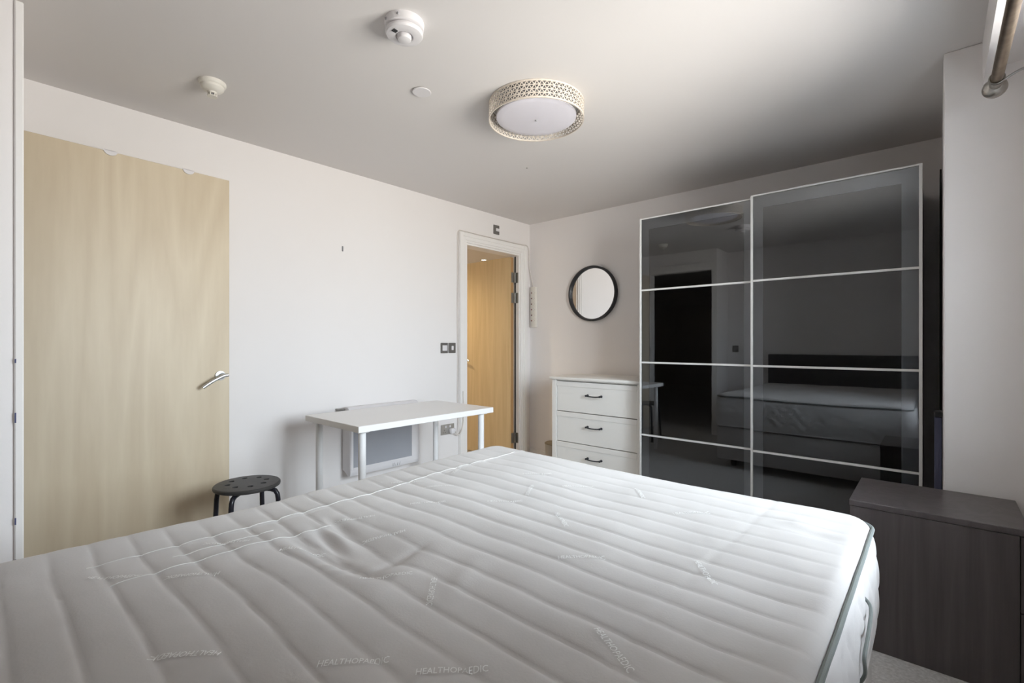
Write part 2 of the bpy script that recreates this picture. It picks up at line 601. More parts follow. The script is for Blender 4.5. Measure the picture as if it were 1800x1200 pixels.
# ------------------------------------------------------------------ bathroom door, opened into the bathroom
d2 = thing('door_2', (XA - 0.05, 3.54, 0), 'warm oak-coloured bathroom door standing open inside the white door frame', 'door')
d2['kind'] = 'structure'
bx1 = XA - 0.045
MB().box(bx1 - 0.70, bx1, 3.497, 3.541, 0.016, 2.0, 0.0015).build('door_leaf', M['oak'], d2)
MB().box(bx1, bx1 + 0.002, 3.499, 3.539, 0.018, 1.998).build('edge_lipping', M['maple_edge'], d2)
for z in (1.80, 1.60, 0.22):
    b = MB()
    b.box(bx1 + 0.0015, bx1 + 0.004, 3.505, 3.541, z - 0.05, z + 0.05)
    b.box(bx1 + 0.004, bx1 + 0.04, 3.562, 3.5685, z - 0.05, z + 0.05)
    b.tube([(bx1 + 0.008, 3.553, z - 0.05), (bx1 + 0.008, 3.553, z + 0.05)], 0.009, 12)
    for k in (-0.03, 0.0, 0.03):
        b.lathe([(0, 0), (0.004, 0), (0.004, 0.001), (0, 0.0015)], (bx1 + 0.004, 3.522, z + k), 10, 'X')
    b.build('hinge', M['dark_steel'], d2)
hb = MB().lathe([(0, 0), (0.026, 0), (0.026, -0.008), (0.01, -0.009), (0.0095, -0.045), (0, -0.045)], (bx1 - 0.645, 3.497, 1.0), 24, 'Y').build('door_handle', M['steel'], d2)
MB().tube(spline([(bx1 - 0.665, 3.45, 1.003), (bx1 - 0.645, 3.45, 1.0), (bx1 - 0.59, 3.45, 0.985), (bx1 - 0.545, 3.452, 0.965)], 6), 0.009, 12).build('lever', M['steel'], hb)

def downlight(x, y, z, label, group, power, col):
    t = thing('downlight', (x, y, z), label, 'light', group)
    MB().lathe([(0.030, -0.001), (0.042, -0.001), (0.044, -0.004), (0.042, -0.008), (0.032, -0.009), (0.030, -0.004)], (x, y, z), 28).build('bezel', M['steel'], t)
    MB().lathe([(0, -0.004), (0.031, -0.004), (0.031, -0.001), (0, -0.001)], (x, y, z), 24).build('bulb', M['lamp_on'], t)
    if power:
        l = bpy.data.lights.new('downlight_lamp', 'SPOT')
        l.energy = power; l.color = col; l.spot_size = math.radians(150); l.spot_blend = 0.8; l.shadow_soft_size = 0.03
        o = bpy.data.objects.new('downlight_lamp', l); COL.objects.link(o)
        o.location = (0, 0, -0.014); o.parent = t
    return t
WARM = (1.0, 0.79, 0.50)
downlight(-4.24, 4.24, 2.2, 'lit warm downlight glimpsed above the open bathroom door', 'bathroom downlights', 45, WARM)
downlight(-4.10, 2.75, 2.2, 'warm bathroom downlight hidden behind the left wall beside the oak-coloured door', 'bathroom downlights', 62, WARM)
downlight(-4.48, -5.06, 2.2, 'nearer small hall downlight, mirrored in the left wardrobe door', 'hall downlights', 0, WARM)
downlight(-4.62, -6.27, 2.2, 'farther small hall downlight, mirrored in the left wardrobe door', 'hall downlights', 0, WARM)

# ------------------------------------------------------------------ bed: divan with headboard, mattress on it
BX0, BX1, BYN, BYF = -1.560, -0.129, -0.268, 1.640
ZT, ZB = 0.676, 0.382
bed = thing('divan_bed', ((BX0 + BX1) / 2, (BYN + BYF) / 2, 0), 'grey fabric divan bed base on black feet under the mattress', 'bed')
b = MB()
b.box(BX0 + 0.006, BX1 - 0.004, BYN + 0.0, (BYN + BYF) / 2 - 0.002, 0.075, ZB - 0.002, 0.012, 2)
b.box(BX0 + 0.006, BX1 - 0.004, (BYN + BYF) / 2 + 0.002, BYF - 0.006, 0.075, ZB - 0.002, 0.012, 2)
b.build('divan_base', M['bed_base'], bed)
for sx in (BX0 + 0.12, BX1 - 0.12):
    for sy in (BYN + 0.12, BYF - 0.14):
        MB().lathe([(0, 0), (0.022, 0), (0.026, 0.01), (0.026, 0.05), (0.014, 0.056), (0.014, 0.078), (0, 0.078)], (sx, sy, 0.0), 16).build('foot', M['dark'], bed)
CX, CY = (BX0 + BX1) / 2, (BYN + BYF) / 2
b = MB()
b.box(BX0, BX1, YH + 0.016, BYN - 0.022, 0.02, 1.02, 0.02, 3)
tag(b.build('headboard', M['headboard'], loc=(CX, YH + 0.016, 0)), 'charcoal upholstered headboard behind the mattress, seen mirrored in the wardrobe', 'headboard')

CX, CY = (BX0 + BX1) / 2, (BYN + BYF) / 2
HX, HY = (BX1 - BX0) / 2, (BYF - BYN) / 2
RC, RE = 0.062, 0.036                       # corner radius in plan, edge roll
CH0, CHP = 0.1066, 0.0745                  # quilting lines

def sdist(x, y):
    """distance inside the rounded outline"""
    qx, qy = abs(x - CX) - HX + RC, abs(y - CY) - HY + RC
    return RC - math.hypot(max(qx, 0), max(qy, 0)) - min(max(qx, qy), 0)

def bumpg(x, y, x0, y0, sx, sy, rot=0.0):
    c, s = math.cos(rot), math.sin(rot)
    u, v = (x - x0) * c + (y - y0) * s, -(x - x0) * s + (y - y0) * c
    return math.exp(-(u / sx) ** 2 - (v / sy) ** 2)

def height(x, y):
    dd = sdist(x, y)
    z = ZT
    # sag of an old mattress
    z -= 0.012 * bumpg(x, y, -1.45, 0.50, 0.30, 0.40)
    z += 0.006 * noise.noise(Vector((x * 2.3, y * 2.3, 1.7)))
    # the hollow and the folds running out of it
    hol = bumpg(x, y, -1.03, 0.60, 0.16, 0.09, 0.1)
    z -= 0.022 * hol
    z += 0.0028 * noise.noise(Vector((x * 5.5, y * 7.5, 6.1)))
    for fx, fy, fu, fv, fr_, fd in ((-1.06, 0.540, 0.16, 0.017, 0.03, -0.014), (-1.135, 0.588, 0.085, 0.014, -0.11, -0.011),
                                    (-1.18, 0.648, 0.075, 0.016, -0.08, -0.010), (-1.13, 0.616, 0.085, 0.013, -0.1, 0.005),
                                    (-1.05, 0.505, 0.15, 0.018, 0.05, 0.005), (-1.00, 0.522, 0.010, 0.032, -0.5, -0.004),
                                    (-0.955, 0.527, 0.010, 0.034, -0.5, -0.005), (-0.91, 0.535, 0.010, 0.034, -0.45, -0.004),
                                    (-0.905, 0.63, 0.014, 0.085, 0.12, -0.006), (-0.84, 0.58, 0.05, 0.075, 0.2, 0.006),
                                    (-1.22, 0.42, 0.03, 0.06, 0.3, 0.004), (-0.72, 0.66, 0.02, 0.08, 0.5, 0.003)):
        z += fd * bumpg(x, y, fx, fy, fu, fv, fr_)
    z += 0.006 * bumpg(x, y, -0.265, 1.44, 0.05, 0.05) - 0.008 * bumpg(x, y, -0.235, 1.40, 0.06, 0.018)
    # quilted channels across the bed
    yw = y + 0.009 * noise.noise(Vector((x * 3.1, y * 1.5, 4.2))) + 0.004 * noise.noise(Vector((x * 8.5, y * 3, 7.7))) + 0.014 * hol * math.sin((x + 1.0) * 16)
    t = (yw - CH0) / CHP
    k = math.floor(t)
    t -= k
    env = min(1.0, max(0.0, dd / 0.09))
    deep = 0.65 + 0.55 * noise.noise(Vector((x * 1.6, k * 3.7, 9.0)))
    deep *= 1.15 if k % 3 else 1.45
    far = 1.0 - 0.45 * min(1, max(0, (y - 0.9) / 0.7))
    z -= env * far * 0.0046 * max(0.2, deep) * math.exp(-abs(min(t, 1 - t)) * 15)
    z -= env * far * 0.0026 * (1 - math.sin(PI * t)) * (0.7 + 0.6 * noise.noise(Vector((x * 2.2, k * 1.7, 3.0))))
    # seams along the bed, near the left edge and near the right edge
    for xs, dp in ((-1.37, 0.0042), (-1.225, 0.0040), (-0.372, 0.0016)):
        xw = x - xs - 0.015 * noise.noise(Vector((xs, y * 2.2, 2.0)))
        z += dp * math.exp(-(xw / 0.007) ** 2) * (0.7 + 0.6 * noise.noise(Vector((y * 2, xs, 0.3)))) * (1 if xs < -1.3 else max(0, min(1, (0.75 - y) / 0.2))) if xs < -1 else 0
        if xs > -1:
            z += -dp * math.exp(-(xw / 0.006) ** 2)
    z += 0.0009 * noise.noise(Vector((x * 22, y * 22, 0.5)))
    # rolled edge
    if dd < RE:
        q = RE - max(dd, 0)
        z -= RE - math.sqrt(max(0.0, RE * RE - q * q))
    return z

mattress = thing('mattress', (CX, CY, ZB), 'worn white quilted double mattress on the grey divan bed', 'mattress')
def ystops():
    out = []
    n = 12
    for i in range(n):
        out.append(BYN + RC * (1 - math.cos(PI / 2 * i / n)))
    m = 330
    for i in range(m + 1):
        out.append(BYN + RC + (2 * HY - 2 * RC) * i / m)
    for i in range(n - 1, -1, -1):
        out.append(BYF - RC * (1 - math.cos(PI / 2 * i / n)))
    return out
def ustops():
    n, out = 10, []
    e = 0.08
    for i in range(n):
        out.append(-1 + e * (1 - math.cos(PI / 2 * i / n)))
    m = 150
    for i in range(m + 1):
        out.append(-1 + e + (2 - 2 * e) * i / m)
    for i in range(n - 1, -1, -1):
        out.append(1 - e * (1 - math.cos(PI / 2 * i / n)))
    return out
ys, us = ystops(), ustops()
V, F = [], []
for y in ys:
    q = abs(y - CY) - (HY - RC)
    hw = HX if q <= 0 else HX - RC + math.sqrt(max(0, RC * RC - q * q))
    for u in us:
        x = CX + u * hw
        V.append((x, y, height(x, y)))
nu = len(us)
for i in range(len(ys) - 1):
    for j in range(nu - 1):
        a = i * nu + j
        F.append((a, a + 1, a + nu + 1, a + nu))
raw('top_panel', V, F, M['mattress'], mattress)

def outline(off, step=0.012):
    """points round the rounded outline, counter-clockwise, with outward normals"""
    out = []
    r = RC
    segs = []
    x0, x1, y0, y1 = CX - HX, CX + HX, CY - HY, CY + HY
    def line(a, c, nrm):
        L = (Vector(c) - Vector(a)).length
        n = max(2, int(L / step))
        for i in range(n):
            p = Vector(a).lerp(Vector(c), i / n)
            out.append((p.x + nrm[0] * off, p.y + nrm[1] * off, nrm[0], nrm[1]))
    def cor(cx, cy, a0):
        n = 12
        for i in range(n):
            a = a0 + PI / 2 * i / n
            out.append((cx + (r + off) * math.cos(a), cy + (r + off) * math.sin(a), math.cos(a), math.sin(a)))
    line((x0 + r, y0), (x1 - r, y0), (0, -1)); cor(x1 - r, y0 + r, -PI / 2)
    line((x1, y0 + r), (x1, y1 - r), (1, 0)); cor(x1 - r, y1 - r, 0)
    line((x1 - r, y1), (x0 + r, y1), (0, 1)); cor(x0 + r, y1 - r, PI / 2)
    line((x0, y1 - r), (x0, y0 + r), (-1, 0)); cor(x0 + r, y0 + r, PI)
    return out
OL = outline(0.0)
NR = 26
V, F = [], []
sacc = 0.0
N = len(OL)
for i, (x, y, nx, ny) in enumerate(OL):
    if i:
        sacc += math.hypot(x - OL[i - 1][0], y - OL[i - 1][1])
    zt = height(x, y) + 0.002
    for k in range(NR + 1):
        f = k / NR
        z = zt + (ZB - zt) * f
        bul = 0.018 * math.sin(PI * f) ** 0.7
        # chevron quilting, stitched as a zig-zag of grooves
        zz = (z - ZB) / 0.29
        ph = (sacc / 0.17) % 1.0
        tri = abs(ph - 0.5) * 2
        g = ((zz * 3.2 + tri * 1.25) % 1.0)
        if 0.08 < f < 0.92:
            bul -= 0.007 * math.exp(-min(g, 1 - g) * 9)
        bul += 0.004 * noise.noise(Vector((x * 6, y * 6, z * 9)))
        if k in (0, NR):
            bul = 0.0
        V.append((x + nx * bul, y + ny * bul, z))
for i in range(N):
    j = (i + 1) % N
    for k in range(NR):
        F.append((i * (NR + 1) + k, i * (NR + 1) + k + 1, j * (NR + 1) + k + 1, j * (NR + 1) + k))
F.append(tuple(i * (NR + 1) + NR for i in range(N)))
raw('side_border', V, F, M['border'], mattress)
o2 = outline(0.001, 0.03)
tp = MB().tube([(x, y, height(x - nx * 0.004, y - ny * 0.004) + 0.002) for x, y, nx, ny in o2], 0.0052, 8, closed=True).build('binding_tape', M['tape'], mattress)
tag(tp, 'grey binding tape round the top edge')
MB().tube([(x, y, ZB + 0.008) for x, y, nx, ny in outline(0.002, 0.03)], 0.006, 8, closed=True).build('binding_tape', M['border'], mattress)
xs = BX1 + 0.013
MB().tube(spline([(xs - 0.010, 1.32, 0.590), (xs + 0.008, 1.295, 0.578), (xs + 0.011, 1.21, 0.560), (xs + 0.011, 1.14, 0.548), (xs + 0.011, 1.145, 0.51), (xs - 0.008, 1.155, 0.47)], 6), 0.0035, 8).build('side_handle', M['tape'], mattress)

for xs, y0, y1, wob in ((-1.37, 0.16, 1.56, 2.0), (-1.225, 0.18, 0.64, 5.0), (-1.30, 0.30, 0.52, 8.0)):
    pts = []
    n = int((y1 - y0) / 0.012)
    for i in range(n + 1):
        y = y0 + (y1 - y0) * i / n
        x = xs + 0.015 * noise.noise(Vector((xs, y * 2.2, wob)))
        pts.append((x, y, height(x, y) + 0.0002))
    MB().tube(pts, 0.0010, 6).build('quilting_seam', M['seam'], mattress)

# woven lettering on the top panel, laid where it shows
cu = bpy.data.curves.new('woven_text', 'FONT')
cu.body = 'HEALTHOPAEDIC'
cu.size = 1.0
cu.resolution_u = 2
tob = bpy.data.objects.new('woven_text_tmp', cu)
COL.objects.link(tob)
bpy.context.view_layer.update()
tme = bpy.data.meshes.new_from_object(tob.evaluated_get(bpy.context.evaluated_depsgraph_get()))
bpy.data.objects.remove(tob)
tbm = bmesh.new(); tbm.from_mesh(tme)
bmesh.ops.triangulate(tbm, faces=list(tbm.faces))
tbm.to_mesh(tme); tbm.free()
TV = [v.co.copy() for v in tme.vertices]
TF = [tuple(p.vertices) for p in tme.polygons]
tw = max(v.x for v in TV)
LEN, TH = 0.105, 0.0125
# start x, start y, direction in degrees, all on the mattress top
LETTERS = [(-0.685, 0.335, 47), (-1.005, 1.02, 45), (-0.62, 0.85, 45), (-0.77, 0.62, -45), (-0.425, 0.68, -30),
           (-0.825, 0.255, -135), (-1.175, 0.745, -125), (-1.02, 0.735, -120), (-1.17, 0.86, 50), (-0.87, 0.515, 52),
           (-1.155, 0.475, 45), (-1.27, 0.455, -130), (-1.125, 0.345, -130), (-1.22, 1.075, -128), (-1.12, 1.32, 45),
           (-1.02, 1.24, -60), (-0.93, 1.30, 42), (-0.80, 1.08, -40), (-0.55, 1.30, 45), (-1.40, 0.95, 48),
           (-0.40, 1.05, -50), (-0.56, 0.42, 45), (-1.38, 1.25, -60), (-0.75, 1.45, -50), (-1.30, 0.15, 47)]
for (lx, ly, la) in LETTERS:
    ca, sa = math.cos(math.radians(la)), math.sin(math.radians(la))
    vs = []
    for v in TV:
        u, h = v.x / tw * LEN, v.y * TH / 0.7
        x, y = lx + u * ca - h * sa, ly + u * sa + h * ca
        vs.append((x, y, height(x, y) + 0.0023))
    raw('woven_lettering', vs, TF, M['thread'], mattress)

# ------------------------------------------------------------------ wardrobe with two sliding glass doors
WX0, WX1, WY, WH = -1.5775, -0.054, 3.098, 2.035
ward = thing('wardrobe', ((WX0 + WX1) / 2, 3.43, 0), 'large dark wardrobe with two sliding grey glass doors in white frames', 'wardrobe')
b = MB()
b.box(WX0 + 0.006, WX0 + 0.024, WY + 0.075, 3.71, 0, WH - 0.01)
b.box(WX1 - 0.024, WX1 - 0.006, WY + 0.075, 3.71, 0, WH - 0.01)
b.box(WX0 + 0.024, WX1 - 0.024, WY + 0.075, 3.71, WH - 0.03, WH - 0.01)
b.box(WX0 + 0.024, WX1 - 0.024, WY + 0.075, 3.71, 0.06, 0.08)
b.box(WX0 + 0.024, WX1 - 0.024, 3.70, 3.71, 0.08, WH - 0.03)
b.box(WX0 + 0.024, WX1 - 0.024, WY + 0.09, WY + 0.1, 0.0, 0.06)
b.build('carcass', M['blackbrown'], ward)
MB().box(WX0 + 0.006, WX1 - 0.006, WY + 0.064, WY + 0.074, WH - 0.05, WH - 0.02).build('sliding_track', M['interior'], ward)
MB().box(WX0 + 0.006, WX1 - 0.006, WY + 0.012, WY + 0.074, 0.0, 0.022).build('sliding_track', M['interior'], ward)
WS = -0.838
def sliding_door(x0, x1, y0, top):
    t = 0.024
    fw, bw = 0.013, 0.012
    bot = 0.024
    b = MB()
    b.box(x0, x0 + fw, y0, y0 + t, bot, top, 0.001)
    b.box(x1 - fw, x1, y0, y0 + t, bot, top, 0.001)
    b.box(x0 + fw, x1 - fw, y0, y0 + t, top - 0.009, top, 0.001)
    b.box(x0 + fw, x1 - fw, y0, y0 + t, bot, bot + 0.015, 0.001)
    dr = b.build('sliding_door', M['alu'], ward)
    zs = [0.0, WH * 0.25, WH * 0.5, WH * 0.75, top]
    for i in (1, 2, 3):
        MB().box(x0 + fw, x1 - fw, y0 + 0.001, y0 + t, zs[i] - bw / 2, zs[i] + bw / 2, 0.001).build('glazing_bar', M['alu'], dr)
    for i in range(4):
        z0 = bot + 0.015 if i == 0 else zs[i] + bw / 2
        z1 = top - 0.009 if i == 3 else zs[i + 1] - bw / 2
        MB().box(x0 + fw, x1 - fw, y0 + 0.004, y0 + 0.008, z0, z1).build('glass_pane', M['glass'], dr, smooth=False)
    # paler stiles and top rail behind the glass, dark backing between them
    b = MB()
    s = 0.052
    b.box(x0 + fw, x0 + fw + s, y0 + 0.012, y0 + 0.0225, bot + 0.015, top - 0.009)
    b.box(x1 - fw - s * 1.3, x1 - fw, y0 + 0.012, y0 + 0.0225, bot + 0.015, top - 0.009)
    b.box(x0 + fw + s, x1 - fw - s * 1.3, y0 + 0.012, y0 + 0.0225, top - 0.009 - 0.07, top - 0.009)
    tag(b.build('back_rail', M['door_back'], dr, smooth=False), 'grey rail behind the glass edge')
    b = MB()
    b.box(x0 + fw + s, x1 - fw - s * 1.3, y0 + 0.016, y0 + 0.0225, bot + 0.015, top - 0.079)
    tag(b.build('backing_panel', M['interior'], dr, smooth=False), 'black backing panel behind the glass')
    return dr
sliding_door(WX0, WS + 0.03, WY + 0.038, WH - 0.002)
sliding_door(WS, WX1, WY, WH + 0.004)

# ------------------------------------------------------------------ white chest of drawers
CX0, CX1, CYF, CYB, CH = -2.416, -1.596, 3.222, 3.70, 0.877
ch = thing('chest_of_drawers', ((CX0 + CX1) / 2, 3.46, 0), 'white three-drawer chest with black bar handles left of the wardrobe', 'chest')
MB().box(CX0 - 0.014, CX1 + 0.012, CYF - 0.022, CYB, CH - 0.022, CH, 0.005, 2).build('top', M['chest'], ch)
b = MB()
for (x0, x1) in ((CX0, CX0 + 0.044), (CX1 - 0.044, CX1)):
    b.box(x0, x1, CYF, CYF + 0.044, 0, CH - 0.022, 0.003)
    b.box(x0, x1, CYB - 0.054, CYB - 0.01, 0, CH - 0.022, 0.003)
    xm = (x0 + x1) / 2
    b.box(xm - 0.009, xm + 0.009, CYF + 0.044, CYB - 0.054, 0.05, CH - 0.022)
b.box(CX0 + 0.044, CX1 - 0.044, CYB - 0.02, CYB - 0.012, 0.05, CH - 0.022)
b.box(CX0 + 0.044, CX1 - 0.044, CYF + 0.006, CYF + 0.03, 0.845, CH - 0.022, 0.002)
b.box(CX0 + 0.044, CX1 - 0.044, CYF + 0.006, CYF + 0.03, 0.02, 0.092, 0.002)
b.build('carcass', M['chest'], ch)
for i in range(3):
    z1 = 0.840 - 0.2490 * i
    z0 = z1 - 0.2430
    b = MB()
    b.box(CX0 + 0.047, CX1 - 0.047, CYF + 0.007, CYF + 0.024, z0, z1, 0.0015)
    b.box(CX0 + 0.047, CX1 - 0.047, CYF + 0.003, CYF + 0.008, z1 - 0.040, z1, 0.0015)
    b.box(CX0 + 0.06, CX1 - 0.06, CYF + 0.024, CYB - 0.06, z0 + 0.02, z1 - 0.06)
    dr = b.build('drawer', M['chest'], ch)
    hx, hz_ = (CX0 + CX1) / 2, z1 - 0.104
    b = MB()
    b.tube(spline([(hx - 0.062, CYF - 0.022, hz_ + 0.003), (hx - 0.035, CYF - 0.026, hz_ + 0.000), (hx, CYF - 0.028, hz_ - 0.001), (hx + 0.035, CYF - 0.026, hz_ + 0.000), (hx + 0.062, CYF - 0.022, hz_ + 0.003)], 5), 0.0048, 10)
    for s in (-1, 1):
        b.lathe([(0, -0.03), (0.007, -0.028), (0.0085, -0.02), (0.0055, -0.012), (0.0055, -0.003), (0.0095, 0.0), (0.0095, 0.006)], (hx + 0.062 * s, CYF + 0.002, hz_ + 0.003), 14, 'Y')
    tag(b.build('handle', M['iron'], dr), 'black bow handle')

# ------------------------------------------------------------------ round mirror on the back wall
def to_back(u, v):
    a = (u - 900) / 840.7
    dx, dy = -0.664 + 0.747 * a, 0.747 + 0.664 * a
    t = YB / dy
    return dx * t, HC + t * (603.1 - v) / 840.7
mx, mz = to_back(1043, 516)
mi = thing('round_mirror', (mx, YB, mz), 'round wall mirror in a deep black frame above the white chest', 'mirror')
MB().lathe([(0.226, 0.0), (0.250, 0.0), (0.2505, -0.034), (0.246, -0.038), (0.236, -0.038), (0.232, -0.034), (0.229, -0.012), (0.226, -0.012)], (mx, YB - 0.001, mz), 72, 'Y').build('frame', M['mirror_frame'], mi)
MB().lathe([(0, -0.013), (0.2285, -0.013), (0.2285, -0.003), (0, -0.003)], (mx, YB - 0.001, mz), 72, 'Y').build('mirror_glass', M['mirror'], mi, smooth=False)

# ------------------------------------------------------------------ desk
TX0, TX1, TY0, TY1, TZ = -2.818, -2.222, 1.313, 2.313, 0.724
dk = thing('desk', ((TX0 + TX1) / 2, (TY0 + TY1) / 2, 0), 'plain white desk with round legs in front of the wall heater', 'desk')
MB().box(TX0, TX1, TY0, TY1, TZ - 0.034, TZ, 0.0018).build('desk_top', M['laminate'], dk)
for x in (TX0 + 0.065, TX1 - 0.058):
    for y in (TY0 + 0.055, TY1 - 0.06):
        lg = MB().lathe([(0, 0.0), (0.018, 0.0), (0.02, 0.008), (0.02, 0.02), (0.0185, 0.022), (0.02, 0.024), (0.02, TZ - 0.042), (0.042, TZ - 0.040), (0.042, TZ - 0.034), (0, TZ - 0.034)], (x, y, 0), 24).build('leg', M['leg_white'], dk)

# ------------------------------------------------------------------ black stool
SX, SY, SZ = -2.605, 0.918, 0.452
st = thing('stool', (SX, SY, 0), 'black round stool with eight seat holes beside the maple door', 'stool')
R0 = 0.147
bm = bmesh.new()
def ring_pts(k, z):
    out = []
    a0, a1 = 2 * PI * k / 8, 2 * PI * (k + 1) / 8
    am = (a0 + a1) / 2
    rc = 0.088
    cx, cy = rc * math.cos(am), rc * math.sin(am)
    n = 20
    hole, bound = [], []
    for i in range(n):
        # boundary of the sector between r=0.05 and r=R0
        f = i / n * 4
        s, q = int(f), f - int(f)
        if s == 0: r, a = 0.05 + (R0 - 0.05) * q, a0
        elif s == 1: r, a = R0, a0 + (a1 - a0) * q
        elif s == 2: r, a = R0 - (R0 - 0.05) * q, a1
        else: r, a = 0.05, a1 - (a1 - a0) * q
        bx, by = r * math.cos(a), r * math.sin(a)
        bound.append((bx, by, z))
        th = math.atan2(by - cy, bx - cx)
        hole.append((cx + 0.0135 * math.cos(th), cy + 0.0135 * math.sin(th), z))
    return bound, hole
def zc(x, y, z):
    return z - 0.004 * (math.hypot(x, y) / R0) ** 4
for k in range(8):
    lay = []
    for z in (SZ, SZ - 0.016):
        bo, ho = ring_pts(k, z)
        lay.append(([bm.verts.new((x, y, zc(x, y, zz))) for x, y, zz in bo], [bm.verts.new((x, y, zc(x, y, zz))) for x, y, zz in ho]))
    n = 20
    for i in range(n):
        j = (i + 1) % n
        bm.faces.new((lay[0][0][i], lay[0][0][j], lay[0][1][j], lay[0][1][i]))
        bm.faces.new((lay[1][0][j], lay[1][0][i], lay[1][1][i], lay[1][1][j]))
        bm.faces.new((lay[0][1][i], lay[0][1][j], lay[1][1][j], lay[1][1][i]))
for z, fl in ((SZ, False), (SZ - 0.016, True)):
    c = [bm.verts.new((0.05 * math.cos(2 * PI * i / 40), 0.05 * math.sin(2 * PI * i / 40), zc(0.05, 0, z))) for i in range(40)]
    bm.faces.new(c[::-1] if fl else c)
bmesh.ops.transform(bm, matrix=Matrix.Translation((SX, SY, 0)) @ Matrix.Rotation(0.2, 4, 'Z'), verts=list(bm.verts))
b = MB()
b._add(bm)
b.lathe([(R0, SZ - 0.0045), (R0 + 0.004, SZ - 0.008), (R0 + 0.005, SZ - 0.014), (R0 + 0.003, SZ - 0.021), (R0 - 0.002, SZ - 0.024), (R0 - 0.012, SZ - 0.022), (R0 - 0.014, SZ - 0.016)], (SX, SY, 0), 64)
b.build('seat', M['stool'], st)
for k in range(4):
    a = 0.77 + k * PI / 2
    ca, sa = math.cos(a), math.sin(a)
    prof = [(0.03, SZ - 0.034), (0.09, SZ - 0.034), (0.118, SZ - 0.036), (0.138, SZ - 0.044), (0.148, SZ - 0.060), (0.152, SZ - 0.085), (0.158, 0.25), (0.166, 0.12), (0.172, 0.02)]
    b = MB()
    b.tube([(SX + r * ca, SY + r * sa, z) for r, z in prof], 0.0115, 12)
    lg = b.build('leg', M['stool_leg'], st)
    MB().lathe([(0, 0), (0.014, 0), (0.015, 0.004), (0.014, 0.028), (0.0118, 0.03)], (SX + 0.172 * ca, SY + 0.172 * sa, 0), 14).build('foot_cap', M['dark'], lg)
    MB().box(SX + 0.11 * ca - 0.011, SX + 0.11 * ca + 0.011, SY + 0.11 * sa - 0.011, SY + 0.11 * sa + 0.011, SZ - 0.034, SZ - 0.015, 0.002).build('seat_clip', M['dark'], lg)

# ------------------------------------------------------------------ wall heater behind the desk
ht = thing('wall_heater', (XA, 1.98, 0.25), 'white wall heater with a grey front panel behind the desk', 'heater')
HY0, HY1, HZ0, HZ1 = 1.69, 2.27, 0.245, 0.715
bm = bmesh.new()
prof = [(0.0, HZ0 + 0.03), (0.02, HZ0 + 0.03), (0.085, HZ0), (0.113, HZ0 + 0.004), (0.118, HZ0 + 0.03), (0.112, HZ1 - 0.06), (0.10, HZ1 - 0.015), (0.08, HZ1), (0.03, HZ1), (0.0, HZ1 - 0.02)]
A = [bm.verts.new((XA + 0.012 + p * 0.9, HY0, z)) for p, z in prof]
B = [bm.verts.new((XA + 0.012 + p * 0.9, HY1, z)) for p, z in prof]
bm.faces.new(A); bm.faces.new(B[::-1])
for i in range(len(prof)):
    j = (i + 1) % len(prof)
    bm.faces.new((A[j], A[i], B[i], B[j]))
bmesh.ops.recalc_face_normals(bm, faces=list(bm.faces))
bmesh.ops.bevel(bm, geom=[e for e in bm.edges], offset=0.004, segments=2, affect='EDGES', profile=0.5)
MB()._add(bm).build('casing', M['white_plastic'], ht)
xf = XA + 0.012 + 0.117 * 0.9
b = MB()
b.box(xf - 0.001, xf + 0.004, HY0 + 0.004, HY0 + 0.022, HZ0 + 0.045, HZ1 - 0.07, 0.001)
b.box(xf - 0.001, xf + 0.004, 2.195, 2.21, HZ0 + 0.045, HZ1 - 0.07, 0.001)
b.box(xf - 0.001, xf + 0.004, HY0 + 0.022, 2.195, HZ0 + 0.045, HZ0 + 0.06, 0.001)
b.build('panel_rim', M['white_plastic'], ht)
MB().box(xf - 0.002, xf + 0.001, HY0 + 0.022, 2.195, HZ0 + 0.06, HZ1 - 0.07).build('front_panel', M['heater_glass'], ht, smooth=False)
b = MB()
for k, sl in enumerate((0.0, -0.006, 0.005, 0.009)):
    y = 2.03 + k * 0.018
    b.tube([(xf + 0.001, y, HZ0 + 0.012), (xf + 0.001, y + sl, HZ0 + 0.036)], 0.0012, 6)
b.build('printed_mark', M['grey_plastic'], ht)
MB().box(XA + 0.001, XA + 0.05, HY0 - 0.045, HY0 + 0.03, HZ1 - 0.022, HZ1 - 0.010, 0.002).build('wall_bracket', M['dark_steel'], ht)
for y in (HY0 + 0.12, HY1 - 0.12):
    MB().box(XA, XA + 0.02, y - 0.02, y + 0.02, HZ0 + 0.06, HZ1 - 0.06).build('mounting_rail', M['dark_steel'], ht)

# ------------------------------------------------------------------ switches, socket, extension lead
def switch(y, z, rw, rh, label, ox=0.0):
    t = thing('light_switch', (XA, y, z), label, 'switch', 'dark metal wall switches')
    MB().box(XA, XA + 0.008, y - 0.039, y + 0.039, z - 0.043, z + 0.043, 0.003).build('plate', M['switch_plate'], t)
    MB().box(XA + 0.008, XA + 0.013, y + ox - rw / 2, y + ox + rw / 2, z - rh / 2, z + rh / 2, 0.0025).build('rocker', M['white_plastic'], t)
switch(2.612, 1.113, 0.052, 0.046, 'dark metal wall switch with a wide white rocker, left of the close pair')
switch(2.698, 1.113, 0.024, 0.036, 'dark metal wall switch with a narrow white rocker, right of the close pair')
switch(3.244, 2.213, 0.046, 0.028, 'dark metal switch high above the bathroom door frame', 0.012)

t = thing('light_switch', (-1.975, YH, 1.08), 'dark metal switch on the wall left of the headboard, seen mirrored in the wardrobe', 'switch', 'dark metal wall switches')
MB().box(-2.014, -1.936, YH, YH + 0.008, 1.037, 1.123, 0.003).build('plate', M['switch_plate'], t)
MB().box(-1.99, -1.96, YH + 0.008, YH + 0.013, 1.062, 1.098, 0.0025).build('rocker', M['grey_plastic'], t)

